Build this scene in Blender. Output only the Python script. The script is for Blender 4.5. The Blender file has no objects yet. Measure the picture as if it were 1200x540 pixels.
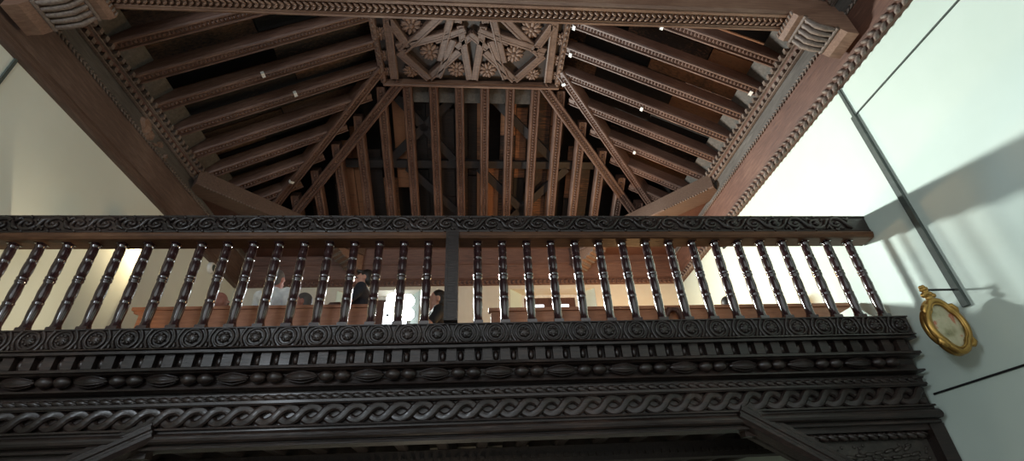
import bpy, math, random
from mathutils import Vector, Matrix
random.seed(7)
S = bpy.context.scene
COL = S.collection
PI = math.pi
sin, cos = math.sin, math.cos

# ------------------------------------------------------------------ mesh helper
class MB:
    def __init__(s): s.v = []; s.f = []; s.sm = []
    def add(s, vs, fs, smooth=False):
        n = len(s.v); s.v += [tuple(p) for p in vs]
        for f in fs: s.f.append([i + n for i in f]); s.sm.append(smooth)
    def box(s, x0, x1, y0, y1, z0, z1, M=None):
        vs = [Vector((x, y, z)) for x in (x0, x1) for y in (y0, y1) for z in (z0, z1)]
        if M: vs = [M @ v for v in vs]
        s.add(vs, [(0,1,3,2),(4,6,7,5),(0,4,5,1),(2,3,7,6),(0,2,6,4),(1,5,7,3)])
    def prism(s, poly, a, b, M=None, axis='x', smooth=False):
        """poly of (u,v) swept from a to b along axis: x -> (t,u,v), y -> (u,t,v), z -> (u,v,t)"""
        n = len(poly); vs = []
        for t in (a, b):
            for u, v in poly:
                p = Vector((t,u,v)) if axis == 'x' else Vector((u,t,v)) if axis == 'y' else Vector((u,v,t))
                vs.append(M @ p if M else p)
        fs = [(i, (i+1) % n, n + (i+1) % n, n + i) for i in range(n)]
        s.add(vs, fs, smooth); s.add(vs, [list(range(n))[::-1], list(range(n, 2*n))])
    def seg(s, p0, p1, w, h, up=(0,0,1)):
        s.box(0, (Vector(p1)-Vector(p0)).length, -w/2, w/2, -h/2, h/2, frame(p0, p1, up))
    def lathe(s, prof, n=12, M=None, axis='z'):
        """prof list of (r, t)"""
        vs = []
        for r, t in prof:
            for k in range(n):
                a = 2*PI*k/n
                p = (r*cos(a), r*sin(a), t) if axis == 'z' else (t, r*cos(a), r*sin(a)) if axis == 'x' else (r*cos(a), t, r*sin(a))
                p = Vector(p); vs.append(M @ p if M else p)
        m = len(prof); fs = []
        for i in range(m-1):
            for k in range(n):
                k2 = (k+1) % n; fs.append((i*n+k, i*n+k2, (i+1)*n+k2, (i+1)*n+k))
        s.add(vs, fs, True); s.add(vs, [list(range(n))[::-1], [(m-1)*n+k for k in range(n)]])
    def ball(s, c, r, nu=10, nv=7, M=None):
        """r is a number or (rx,ry,rz)"""
        if not hasattr(r, '__len__'): r = (r, r, r)
        c = Vector(c); vs = []; fs = []
        for i in range(1, nv):
            t = PI*i/nv
            for k in range(nu):
                a = 2*PI*k/nu
                p = Vector((r[0]*sin(t)*cos(a), r[1]*sin(t)*sin(a), r[2]*cos(t)))
                vs.append(c + (M @ p if M else p))
        top = Vector((0,0,r[2])); bot = -top
        vs += [c + (M @ top if M else top), c + (M @ bot if M else bot)]
        T = (nv-1)*nu; B = T+1
        for k in range(nu):
            k2 = (k+1) % nu
            fs.append((T, k, k2)); fs.append((B, (nv-2)*nu+k2, (nv-2)*nu+k))
            for i in range(nv-2): fs.append((i*nu+k, (i+1)*nu+k, (i+1)*nu+k2, i*nu+k2))
        s.add(vs, fs, True)
    def tube(s, pts, rad, n=6, closed=False):
        pts = [Vector(p) for p in pts]; m = len(pts)
        if not hasattr(rad, '__len__'): rad = [rad]*m
        vs = []; prev = None
        for i, p in enumerate(pts):
            a = pts[i-1] if (i > 0 or closed) else p
            b = pts[(i+1) % m] if (i < m-1 or closed) else p
            d = (b-a).normalized()
            if prev is None: prev = d.orthogonal().normalized()
            u = (prev - d*prev.dot(d))
            u = u.normalized() if u.length > 1e-6 else d.orthogonal().normalized()
            prev = u; w = d.cross(u)
            for k in range(n):
                t = 2*PI*k/n; vs.append(p + (u*cos(t) + w*sin(t))*rad[i])
        fs = []
        for i in range(m if closed else m-1):
            j = (i+1) % m
            for k in range(n):
                k2 = (k+1) % n; fs.append((i*n+k, i*n+k2, j*n+k2, j*n+k))
        s.add(vs, fs, True)
        if not closed: s.add(vs, [list(range(n))[::-1], [(m-1)*n+k for k in range(n)]])
    def chain(s, pts, rad, n=14):
        """tube with ball ends and ball joints, for bodies"""
        s.tube(pts, rad, n)
        for p, r in zip(pts, rad): s.ball(p, r, n, 9)
    def build(s, name, mat, parent=None, origin=None, M=None):
        """one mesh object; verts given in world space (or local space with M)"""
        me = bpy.data.meshes.new(name)
        o0 = Vector((0,0,0))
        if M is None:
            if parent is not None: o0 = ORG.get(parent.name, Vector((0,0,0)))
            elif origin is not None: o0 = Vector(origin)
            else:
                xs = [p[0] for p in s.v]; ys = [p[1] for p in s.v]; zs = [p[2] for p in s.v]
                o0 = Vector(((min(xs)+max(xs))/2, (min(ys)+max(ys))/2, min(zs)))
        me.from_pydata([tuple(Vector(p)-o0) for p in s.v], [], s.f)
        me.polygons.foreach_set('use_smooth', s.sm)
        me.materials.append(mat); me.update()
        o = bpy.data.objects.new(name, me); COL.objects.link(o)
        if parent is not None:
            o.parent = parent; ORG[o.name] = o0
            if M is not None: o.matrix_local = M
        else:
            if M is not None: o.matrix_world = M
            else: o.location = o0
            ORG[o.name] = o0
        return o
ORG = {}
def frame(p0, p1, up=(0,0,1)):
    p0 = Vector(p0); x = (Vector(p1)-p0).normalized(); up = Vector(up)
    y = up.cross(x).normalized(); z = x.cross(y)
    M = Matrix((x, y, z)).transposed().to_4x4(); M.translation = p0
    return M
def thing(name, label, cat, loc, group=None):
    o = bpy.data.objects.new(name, None); COL.objects.link(o); o.location = loc
    o.empty_display_size = .1
    ORG[o.name] = Vector(loc); return tag(o, label, cat, group)
def tag(o, label, cat, group=None, kind=None):
    o['label'] = label; o['category'] = cat
    if group: o['group'] = group
    if kind: o['kind'] = kind
    return o
def struct(o): o['kind'] = 'structure'; return o

# ------------------------------------------------------------------ materials
def newmat(name):
    m = bpy.data.materials.new(name); m.use_nodes = True
    nt = m.node_tree; b = nt.nodes['Principled BSDF']; return m, nt, b
def ramp(nt, src, stops):
    r = nt.nodes.new('ShaderNodeValToRGB'); e = r.color_ramp.elements
    while len(e) > 1: e.remove(e[-1])
    e[0].position = stops[0][0]; e[0].color = (*stops[0][1], 1)
    for p, c in stops[1:]:
        q = e.new(p); q.color = (*c, 1)
    nt.links.new(src, r.inputs[0]); return r
def wood(name, dark, mid, light, rough=.5, stretch=(1,9,9), scale=2.2, bump=.25, coat=0., island=.0, spec=.5):
    m, nt, b = newmat(name); L = nt.links.new
    tc = nt.nodes.new('ShaderNodeTexCoord'); mp = nt.nodes.new('ShaderNodeMapping')
    mp.inputs['Scale'].default_value = stretch; L(tc.outputs['Object'], mp.inputs[0])
    n1 = nt.nodes.new('ShaderNodeTexNoise'); n1.inputs['Scale'].default_value = scale*3; n1.inputs['Detail'].default_value = 7; n1.inputs['Roughness'].default_value = .65
    L(mp.outputs[0], n1.inputs['Vector'])
    n2 = nt.nodes.new('ShaderNodeTexNoise'); n2.inputs['Scale'].default_value = scale*.8; n2.inputs['Detail'].default_value = 4
    L(tc.outputs['Object'], n2.inputs['Vector'])
    mx = nt.nodes.new('ShaderNodeMath'); mx.operation = 'MULTIPLY_ADD'
    L(n1.outputs[0], mx.inputs[0]); mx.inputs[1].default_value = .6
    m2 = nt.nodes.new('ShaderNodeMath'); m2.operation = 'MULTIPLY'; L(n2.outputs[0], m2.inputs[0]); m2.inputs[1].default_value = .4
    L(m2.outputs[0], mx.inputs[2])
    src = mx.outputs[0]
    if island:
        g = nt.nodes.new('ShaderNodeNewGeometry'); ma = nt.nodes.new('ShaderNodeMath'); ma.operation = 'MULTIPLY_ADD'
        L(g.outputs['Random Per Island'], ma.inputs[0]); ma.inputs[1].default_value = island
        sb = nt.nodes.new('ShaderNodeMath'); sb.operation = 'SUBTRACT'; L(src, sb.inputs[0]); sb.inputs[1].default_value = island/2
        L(sb.outputs[0], ma.inputs[2]); src = ma.outputs[0]
    r = ramp(nt, src, [(.28, dark), (.5, mid), (.72, light)])
    L(r.outputs[0], b.inputs['Base Color'])
    b.inputs['Roughness'].default_value = rough; b.inputs['Coat Weight'].default_value = coat; b.inputs['Coat Roughness'].default_value = .12
    b.inputs['Specular IOR Level'].default_value = spec
    rr = nt.nodes.new('ShaderNodeMapRange'); L(n2.outputs[0], rr.inputs[0]); rr.inputs[3].default_value = rough-.12; rr.inputs[4].default_value = min(1, rough+.15); L(rr.outputs[0], b.inputs['Roughness'])
    bp = nt.nodes.new('ShaderNodeBump'); bp.inputs['Strength'].default_value = bump; bp.inputs['Distance'].default_value = .01
    L(n1.outputs[0], bp.inputs['Height']); L(bp.outputs[0], b.inputs['Normal'])
    return m
def plaster(name, c1, c2, rough=.85, bump=.12, spec=.3):
    m, nt, b = newmat(name); L = nt.links.new
    tc = nt.nodes.new('ShaderNodeTexCoord')
    n = nt.nodes.new('ShaderNodeTexNoise'); n.inputs['Scale'].default_value = .9; n.inputs['Detail'].default_value = 6; L(tc.outputs['Object'], n.inputs['Vector'])
    r = ramp(nt, n.outputs[0], [(.35, c1), (.65, c2)]); L(r.outputs[0], b.inputs['Base Color'])
    n2 = nt.nodes.new('ShaderNodeTexNoise'); n2.inputs['Scale'].default_value = 5; n2.inputs['Detail'].default_value = 3; L(tc.outputs['Object'], n2.inputs['Vector'])
    bp = nt.nodes.new('ShaderNodeBump'); bp.inputs['Strength'].default_value = bump; bp.inputs['Distance'].default_value = .02
    L(n2.outputs[0], bp.inputs['Height']); L(bp.outputs[0], b.inputs['Normal'])
    b.inputs['Roughness'].default_value = rough; b.inputs['Specular IOR Level'].default_value = spec
    return m
def plain(name, c, rough=.5, metal=0., emit=0., coat=0.):
    m, nt, b = newmat(name)
    b.inputs['Base Color'].default_value = (*c, 1); b.inputs['Roughness'].default_value = rough; b.inputs['Metallic'].default_value = metal
    b.inputs['Coat Weight'].default_value = coat
    n = nt.nodes.new('ShaderNodeTexNoise'); n.inputs['Scale'].default_value = 14
    tc = nt.nodes.new('ShaderNodeTexCoord'); nt.links.new(tc.outputs['Object'], n.inputs['Vector'])
    k = [(.3, tuple(x*.82 for x in c)), (.7, tuple(min(1, x*1.12) for x in c))]
    r = ramp(nt, n.outputs[0], k); nt.links.new(r.outputs[0], b.inputs['Base Color'])
    if emit:
        b.inputs['Emission Color'].default_value = (*c, 1); b.inputs['Emission Strength'].default_value = emit
    return m

M_FRONT = wood('gallery_wood', (.006,.004,.0035), (.019,.012,.010), (.065,.038,.029), .36, (1,10,10), 2, .35, .12, 0, .42)
M_CARV2 = wood('leaf_field_wood', (.012,.010,.008), (.035,.028,.022), (.09,.075,.06), .45, (4,4,4), 2, .3)
M_BAL = wood('baluster_wood', (.012,.005,.006), (.026,.010,.011), (.05,.02,.019), .18, (8,8,1), 2, .1, 1.)
M_RAILM = wood('rail_strip_wood', (.03,.012,.006), (.085,.036,.016), (.16,.075,.036), .5, (1,12,12), 2, .2, 0, 0, .25)
M_RAFT = wood('rafter_wood', (.03,.015,.011), (.12,.062,.044), (.26,.155,.115), .5, (1,12,12), 2, .4)
M_TIE = wood('tie_beam_wood', (.09,.045,.03), (.19,.105,.07), (.30,.19,.13), .5, (1,12,12), 1.5, .25)
M_FRZY = wood('frieze_red_wood', (.045,.018,.012), (.105,.047,.031), (.18,.095,.065), .55, (9,1,9), 1.5, .25)
M_CORN = wood('corner_beam_wood', (.05,.029,.02), (.11,.066,.047), (.18,.12,.09), .55, (1,12,12), 1.5, .3)
M_FRZL = wood('frieze_dark_wood', (.04,.022,.017), (.10,.06,.045), (.18,.12,.095), .55, (9,1,9), 1.5, .3)
M_FRZX = wood('back_frieze_wood', (.06,.028,.02), (.135,.065,.045), (.22,.115,.08), .55, (1,9,9), 1.5, .25)
M_FRZG = wood('frieze_grey_wood', (.032,.027,.024), (.08,.07,.062), (.15,.135,.12), .6, (9,1,9), 1.5, .25)
M_CARV = wood('carved_moulding_wood', (.05,.035,.028), (.15,.11,.09), (.30,.24,.2), .55, (5,5,5), 3, .2)
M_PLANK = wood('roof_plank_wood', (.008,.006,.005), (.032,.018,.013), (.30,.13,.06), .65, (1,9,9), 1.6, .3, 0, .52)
M_PLANKL = wood('shaded_plank_wood', (.006,.005,.004), (.016,.011,.009), (.14,.07,.04), .7, (1,9,9), 1.6, .3, 0, .40)  # darker copy of the plank wood; the left slope's shade is in the colour
M_SHELL = wood('roof_deck_wood', (.008,.006,.005), (.016,.012,.010), (.03,.022,.018), .8, (1,6,6), 1.2, .2)
M_DARKT = wood('dark_truss_wood', (.010,.008,.008), (.022,.017,.016), (.04,.03,.027), .6, (1,9,9), 2, .3)
M_TAB = wood('eave_board_wood', (.035,.03,.025), (.085,.072,.06), (.15,.13,.112), .7, (4,4,4), 2, .2)
M_PANEL = wood('ceiling_panel_wood', (.012,.008,.006), (.026,.016,.012), (.05,.032,.024), .6, (3,3,3), 2, .2)
M_STRAP = wood('strapwork_wood', (.035,.019,.014), (.115,.066,.047), (.24,.15,.11), .5, (1,10,10), 2, .25)
M_ROSE = wood('rosette_wood', (.07,.038,.026), (.17,.10,.07), (.28,.18,.13), .55, (4,4,4), 3, .15)
M_PEW = wood('pew_wood', (.15,.05,.02), (.34,.125,.052), (.46,.20,.095), .4, (1,9,9), 1.5, .15, .2)
M_JOIST = wood('joist_wood', (.012,.009,.008), (.03,.022,.019), (.06,.045,.038), .6, (9,1,9), 2, .3)
M_WL = plaster('cool_plaster', (.68,.71,.63), (.75,.78,.70))
M_WR = plaster('white_plaster', (.58,.68,.605), (.64,.735,.665), .6, .1, .4)
M_WB = plaster('cream_plaster', (.66,.61,.50), (.74,.69,.58))
M_FLOOR = plaster('stone_floor', (.18,.16,.14), (.28,.25,.22), .6)
M_IRON = plain('dark_iron', (.03,.03,.032), .45, .6)
M_CABLE = plain('grey_conduit', (.07,.085,.075), .7)
M_WHITEM = plain('white_metal', (.75,.75,.72), .4)
M_GOLD = plain('gilt_metal', (.40,.235,.065), .32, .85)
M_LAMP = plain('lamp_light', (.92,.96,1.0), .4, 0, 60)
M_PANE = plain('daylight_pane', (.85,.94,1.0), .3, 0, 7)
M_SHUT = wood('shutter_wood', (.04,.015,.010), (.09,.036,.024), (.15,.07,.045), .5, (9,9,1), 2, .2)
M_SKIN = plain('skin', (.56,.30,.22), .5)
M_SKIN2 = plain('ruddy_skin', (.50,.22,.17), .5)
M_HAIR = plain('dark_hair', (.018,.014,.012), .5)
M_GREY = plain('grey_hair', (.12,.11,.105), .6)
M_NAVY = plain('navy_cloth', (.018,.021,.032), .85)
M_BLACK = plain('black_cloth', (.016,.016,.018), .85)
M_SHIRT = plain('white_cloth', (.82,.85,.87), .85)
M_BROWNC = plain('brown_cloth', (.10,.055,.04), .85)
M_TROU = plain('trouser_cloth', (.05,.055,.07), .85)
M_MAROON = plain('maroon_cloth', (.20,.05,.045), .8)
M_SHOE = plain('shoe_leather', (.02,.016,.014), .4)
M_EYE = plain('eye_dark', (.02,.015,.012), .3)
M_LIP = plain('lip', (.36,.13,.11), .5)

# ------------------------------------------------------------------ room dimensions (metres)
XL, XR = -4.36, 4.10          # side walls
YB = 8.30                     # back wall of the choir
YF = -5.0                     # open end of the nave, towards the entrance
ZP = 5.64                     # foot of the wall plates
ZE = 6.50                     # rafters' foot
ZA = 7.95                     # flat panel of the ceiling
AX0, AX1, AY = -1.45, 1.41, 5.42   # edges of the flat panel
FX0, FX1, FY = -4.10, 3.91, 8.10   # feet of the slopes
kL = (ZE-ZA)/(FX0-AX0); kR = (ZE-ZA)/(FX1-AX1); kH = (ZE-ZA)/(FY-AY)
zL = lambda x: ZA + (x-AX0)*kL
zR = lambda x: ZA + (x-AX1)*kR
zH = lambda y: ZA + (y-AY)*kH
CX = -.02

# ------------------------------------------------------------------ shell
m = MB(); m.box(XL-.5, XL, YF, YB+.6, 0, 6.75); struct(m.build('wall_left', M_WL))
m = MB(); m.box(XR, XR+.5, YF, YB+.6, 0, 6.75); struct(m.build('wall_right', M_WR))
m = MB(); m.box(XL-.5, XR+.5, YF, YB+.6, -.2, 0); struct(m.build('floor', M_FLOOR))
ZCH = 2.92                     # choir floor
m = MB()
m.box(XL, XR, 4.30, YB, ZCH-.08, ZCH)
struct(m.build('floor_choir', M_JOIST))
WIN = [(-2.53, -1.00), (.68, 2.33)]
WZ0, WZ1 = 4.55, 5.59
m = MB(); y0, y1 = YB, YB+.6
m.box(XL, XR, y0, y1, 0, WZ0); m.box(XL, XR, y0, y1, WZ1, 6.75)
for a, b in ((XL, WIN[0][0]), (WIN[0][1], WIN[1][0]), (WIN[1][1], XR)): m.box(a, b, y0, y1, WZ0, WZ1)
struct(m.build('wall_back', M_WB))

# window recesses: splayed plaster jambs, board shutters, bright openings
def window(n, x0, x1, fx0, fx1, panes, openings):
    w = bpy.data.objects.new('window_%d' % n, None); COL.objects.link(w); w.location = ((x0+x1)/2, YB, WZ0); ORG[w.name] = Vector(w.location); w['kind'] = 'structure'
    yb = YB+.26
    for nm, a, b in (('jamb', x0, fx0), ('jamb', x1, fx1)):
        q = MB(); e = .004 if a < b else -.004
        q.prism([(a+e, YB+.002), (b, yb), (b, yb+.2), (a+e, yb+.2)] if a < b else [(b, yb), (a+e, YB+.002), (a+e, yb+.2), (b, yb+.2)], WZ0, WZ1, None, 'z')
        q.build(nm, M_WR, w)
    q = MB(); q.box(x0, x1, yb+.20, yb+.30, WZ0, WZ1); q.build('backing', M_SHUT, w)
    q = MB(); q.box(fx0, fx1, yb+.03, yb+.08, 5.53, WZ1); q.box(fx0, fx0+.05, yb+.03, yb+.08, WZ0, 5.53); q.box(fx1-.05, fx1, yb+.03, yb+.08, WZ0, 5.53)
    q.build('frame', M_WHITEM, w)
    q = MB()
    xs = [fx0+.05, (fx0+fx1)/2, fx1-.05]
    for i in range(2):
        a, b = xs[i]+.004, xs[i+1]-.004
        p = [o for o in panes if a <= (o[0]+o[1])/2 <= b]
        sh = MB()
        if p:
            o = p[0]
            sh.box(a, o[0], yb+.05, yb+.10, WZ0, 5.53); sh.box(o[1], b, yb+.05, yb+.10, WZ0, 5.53)
            sh.box(o[0], o[1], yb+.05, yb+.10, WZ0, o[2]); sh.box(o[0], o[1], yb+.05, yb+.10, o[3], 5.53)
        else: sh.box(a, b, yb+.05, yb+.10, WZ0, 5.53)
        for k in range(1, 4): xx = a+(b-a)*k/4; sh.box(xx-.006, xx+.006, yb+.042, yb+.05, WZ0, min(5.53, p[0][2] if p else 5.53))
        so = sh.build('shutter', M_SHUT, w)
        if p:
            pn = MB(); pn.box(o[0], o[1], yb+.085, yb+.095, o[2], o[3]); pn.build('pane', M_PANE, so)
    return w
window(1, -2.53, -1.00, -2.28, -1.18, [(-1.70, -1.26, 4.75, 5.50)], 1)
window(2, .68, 2.33, .93, 2.04, [(1.18, 1.37, 5.27, 5.40), (1.66, 1.86, 5.27, 5.40)], 1)

# roof deck above the rafters (closed, so that daylight only enters from the nave and windows)
def deck(name, pts, th=.12):
    q = MB(); n = (Vector(pts[1])-Vector(pts[0])).cross(Vector(pts[2])-Vector(pts[1])).normalized()
    if n.z < 0: n = -n
    up = [Vector(p)+n*th for p in pts]; k = len(pts)
    q.add([Vector(p) for p in pts]+up, [list(range(k))[::-1], [k+i for i in range(k)]] + [(i, (i+1) % k, k+(i+1) % k, k+i) for i in range(k)])
    return struct(q.build(name, M_SHELL))
h = .62
ex = .75
deck('ceiling_left', [(AX0-.1, YF, ZA+h), (AX0-.1, AY+.2, ZA+h), (FX0-ex, FY+ex+.2, ZE-ex*kL*-1*-1+h if False else zL(FX0-ex)+h), (FX0-ex, YF, zL(FX0-ex)+h)])
deck('ceiling_right', [(AX1+.1, YF, ZA+h), (AX1+.1, AY+.2, ZA+h), (FX1+ex, FY+ex+.2, zR(FX1+ex)+h), (FX1+ex, YF, zR(FX1+ex)+h)])
deck('ceiling_back', [(AX0-.15, AY+.1, ZA+h), (AX1+.15, AY+.1, ZA+h), (FX1+ex+.1, FY+ex, zH(FY+ex)+h), (FX0-ex-.1, FY+ex, zH(FY+ex)+h)])
deck('ceiling_top', [(AX0-.3, YF, ZA+h-.02), (AX1+.3, YF, ZA+h-.02), (AX1+.3, AY+.3, ZA+h-.02), (AX0-.3, AY+.3, ZA+h-.02)])

# planks nailed over the rafters, one mesh per slope, gaps here and there
def plank_slope(name, P, slope_len, run0, run1, dirv, seed):
    """P(s,r): point on the slope at distance s up from the foot, position r along the eave"""
    rnd = random.Random(seed); q = MB(); r = run0
    while r < run1:
        w = rnd.uniform(.16, .30); s = -.1
        while s < slope_len:
            l = rnd.uniform(.8, 2.4); e = min(s+l, slope_len+.1)
            if rnd.random() > .16:
                lift = rnd.uniform(.0, .05)
                a, b, n = P(s+.01, r+w/2), P(e-.01, r+w/2), P(0, 0, True)
                if inside(a, b):
                    q.seg(Vector(a)+n*(.27+lift), Vector(b)+n*(.27+lift), w-.012, .028, n)
            s = e
        r += w
    return q
nL = Vector((-kL, 0, 1)).normalized(); nR = Vector((-kR, 0, 1)).normalized(); nH = Vector((0, -kH, 1)).normalized()
dL = Vector((1, 0, kL)).normalized(); dR = Vector((-1, 0, -kR)).normalized(); dH = Vector((0, -1, -kH)).normalized()
SL = (Vector((AX0, 0, ZA))-Vector((FX0, 0, ZE))).length
SR = (Vector((AX1, 0, ZA))-Vector((FX1, 0, ZE))).length
SH = (Vector((0, AY, ZA))-Vector((0, FY, ZE))).length
def PL(s, r, n=False): return nL if n else Vector((FX0, r, ZE)) + dL*s
def PR(s, r, n=False): return nR if n else Vector((FX1, r, ZE)) + dR*s
def PH(s, r, n=False): return nH if n else Vector((r, FY, ZE)) + dH*s
diagL = lambda y: AX0 + (y-AY)*(FX0-AX0)/(FY-AY)
diagR = lambda y: AX1 + (y-AY)*(FX1-AX1)/(FY-AY)
mid = lambda a, b: (a+b)/2
inside = lambda a, b: (a.y <= AY+.1) or max(a.x, b.x) < diagL(a.y)+.15
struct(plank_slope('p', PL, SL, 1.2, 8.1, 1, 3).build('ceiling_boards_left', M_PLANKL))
inside = lambda a, b: (a.y <= AY+.1) or min(a.x, b.x) > diagR(a.y)-.15
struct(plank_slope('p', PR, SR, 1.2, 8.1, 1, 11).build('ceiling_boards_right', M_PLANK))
inside = lambda a, b: diagL(min(a.y, b.y))-.15 < (a.x+b.x)/2 < diagR(min(a.y, b.y))+.15
struct(plank_slope('p', PH, SH, -4.0, 3.9, 1, 23).build('ceiling_boards_back', M_PLANK))

# ------------------------------------------------------------------ rafters
def rafter_mesh(L, w=.15, h=.19, seed=0, beads=True, cut0=0., cut1=0.):
    q = MB(); a = w/2
    q.prism([(-a, h), (-a, .02), (-a+.014, 0), (-.044, 0), (-.038, .022), (.038, .022), (.044, 0), (a-.014, 0), (a, .02), (a, h)], 0, L)
    if beads:
        n = int((L-.1)/.05)
        for i in range(n):
            x = .06+i*.05
            q.add([(x, -.024, .022), (x+.04, -.024, .022), (x+.04, .024, .022), (x, .024, .022), (x+.02, 0, -.012)], [(0,4,1), (1,4,2), (2,4,3), (3,4,0)])
    return q
def rafter(name, p0, p1, n, label, cat, group, w=.15, h=.19, clips=(), beads=True):
    p0, p1 = Vector(p0), Vector(p1); L = (p1-p0).length
    o = rafter_mesh(L, w, h, 0, beads).build(name, M_RAFT, None, None, frame(p0, p1, n))
    tag(o, label, cat, group)
    for t in clips:
        c = MB(); c.box(t*L-.022, t*L+.022, -w/2-.004, -.01, -.006, .004); c.box(t*L-.022, t*L+.022, -w/2-.006, -w/2, -.006, .04)
        co = c.build('metal_clip', M_WHITEM, o, None, Matrix.Identity(4)); co['label'] = 'pale metal clip'
    return o
NTH = ['first', 'second', 'third', 'fourth', 'fifth', 'sixth', 'seventh', 'eighth', 'ninth', 'tenth']
ys = [3.32+.465*k for k in range(5)]          # whole rafters that reach the flat panel
gl, gr = 'whole rafters of the left slope', 'whole rafters of the right slope'
clR = {1: (.55,), 2: (.97, .05), 3: (.96,), 4: (.95, .5)}
clL = {3: (.45,), 4: (.55,)}
for k, y in enumerate(ys):
    rafter('rafter', (FX0, y, ZE), (AX0, y, ZA), nL, 'long carved rafter of the left roof slope, %s behind the tie beam' % NTH[k], 'rafter', gl, clips=clL.get(k, ()))
    rafter('rafter', (FX1, y, ZE), (AX1, y, ZA), nR, 'long carved rafter of the right roof slope, %s behind the tie beam' % NTH[k], 'rafter', gr, clips=clR.get(k, ()))
for k in range(5):
    y = 3.32+.465*(5+k)
    if k < 5:
        xa = diagL(y)
        rafter('jack_rafter', (FX0, y, ZE), (xa, y, zL(xa)), nL, 'short rafter of the left slope ending at the hip, %s below the flat panel' % NTH[k], 'rafter', 'short rafters of the left slope')
        xa = diagR(y)
        rafter('jack_rafter', (FX1, y, ZE), (xa, y, zR(xa)), nR, 'short rafter of the right slope ending at the hip, %s below the flat panel' % NTH[k], 'rafter', 'short rafters of the right slope', clips=(.6,) if k == 1 else ())
for k in range(6):
    x = CX + (-1.075+.43*k)
    rafter('rafter', (x, FY, ZE), (x, AY, ZA), nH, 'long carved rafter of the back slope under the flat panel, %s from the left' % NTH[k], 'rafter', 'long rafters of the back slope')
for k in range(5):
    for sgn, dg, nm in ((-1, diagL, 'left'), (1, diagR, 'right')):
        x = CX + sgn*(1.075+.43*(k+1))
        t = (x-AX0)/(FX0-AX0) if sgn < 0 else (x-AX1)/(FX1-AX1)
        y = AY + t*(FY-AY)
        if y > FY-.35: continue
        rafter('jack_rafter', (x, FY, ZE), (x, y, zH(y)), nH, 'short rafter of the back slope at its %s hip, %s out from the long ones' % (nm, NTH[k]), 'rafter', 'short rafters of the back slope')
# double hip rafters on either side of each diagonal
for nm, ax, fx, zs, nS in (('left', AX0, FX0, zL, nL), ('right', AX1, FX1, zR, nR)):
    d = Vector((fx-ax, FY-AY, 0)).normalized(); perp = Vector((d.y, -d.x, 0))   # towards the side or the back
    if nm == 'left': perp = -perp                                               # pointing to the side slope
    o = .185
    for which in ('side', 'back'):
        off = perp*o*(1 if which == 'side' else -1)
        base = Vector((ax, AY, 0)) + off
        if which == 'side':
            t0 = (ax-base.x)/d.x; t1 = (fx-base.x)/d.x
            a, b = base+d*t0, base+d*t1; a.z, b.z = zs(a.x), zs(b.x); n = nS
        else:
            t0 = (AY-base.y)/d.y; t1 = (FY-base.y)/d.y
            a, b = base+d*t0, base+d*t1; a.z, b.z = zH(a.y), zH(b.y); n = nH
        rafter('hip_rafter', b-n*.035, a-n*.035, n, 'diagonal hip rafter on the %s, the one of the pair nearer the %s slope' % (nm, 'side' if which == 'side' else 'back'), 'rafter', 'paired hip rafters', .16, .2,
               clips=(.36,) if (nm == 'left' and which == 'side') else (.95,) if (nm == 'right' and which == 'side') else ())

# dark timbers crossing above the rafters of the back slope
gx = 'dark timbers crossing behind the back slope rafters'
def truss(s0, x0, s1, x1, lab):
    a = PH(s0, x0)+nH*.225; b = PH(s1, x1)+nH*.225
    q = MB(); L = (b-a).length; q.box(0, L, -.07, .07, -.03, .06)
    tag(q.build('cross_timber', M_DARKT, None, None, frame(a, b, nH)), lab, 'timber', gx)
truss(1.55, -2.3, 1.55, 2.3, 'long dark horizontal timber behind the rafters of the back slope')
truss(2.75, -1.3, 1.62, -.35, 'dark timber slanting down behind the upper left rafters of the back slope')
truss(2.75, -.35, 1.62, -1.5, 'dark timber slanting down leftwards behind the upper left back rafters')
truss(2.75, .35, 1.62, 1.5, 'dark timber slanting down rightwards behind the upper right back rafters')
truss(1.48, .1, .45, 1.1, 'dark timber slanting down rightwards behind the lower right back rafters')
truss(1.48, 1.75, .45, .75, 'dark timber slanting down leftwards behind the lower right back rafters')
truss(1.48, -1.2, .45, -.2, 'dark timber slanting down rightwards behind the lower left back rafters')

# grey boards closing the bays at the eaves and under the flat panel
def eave(name, P, rs, s0, s1):
    q = MB()
    n = P(0, 0, True)
    for a, b in zip(rs[:-1], rs[1:]):
        u0, u1 = a+.08, b-.08
        q.seg(P(s0, (u0+u1)/2)+n*.10, P(s1, (u0+u1)/2)+n*.19, abs(u1-u0), .02, n)
    return struct(q.build(name, M_TAB))
yy = [3.32+.465*k for k in range(-1, 10)]
eave('trim_1', PL, yy, .0, .26); eave('trim_2', PR, yy, .0, .30)
xx = [CX-1.075-.43+.43*k for k in range(8)]
eave('trim_3', PH, xx[1:-1], SH-.34, SH-.05)

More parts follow.
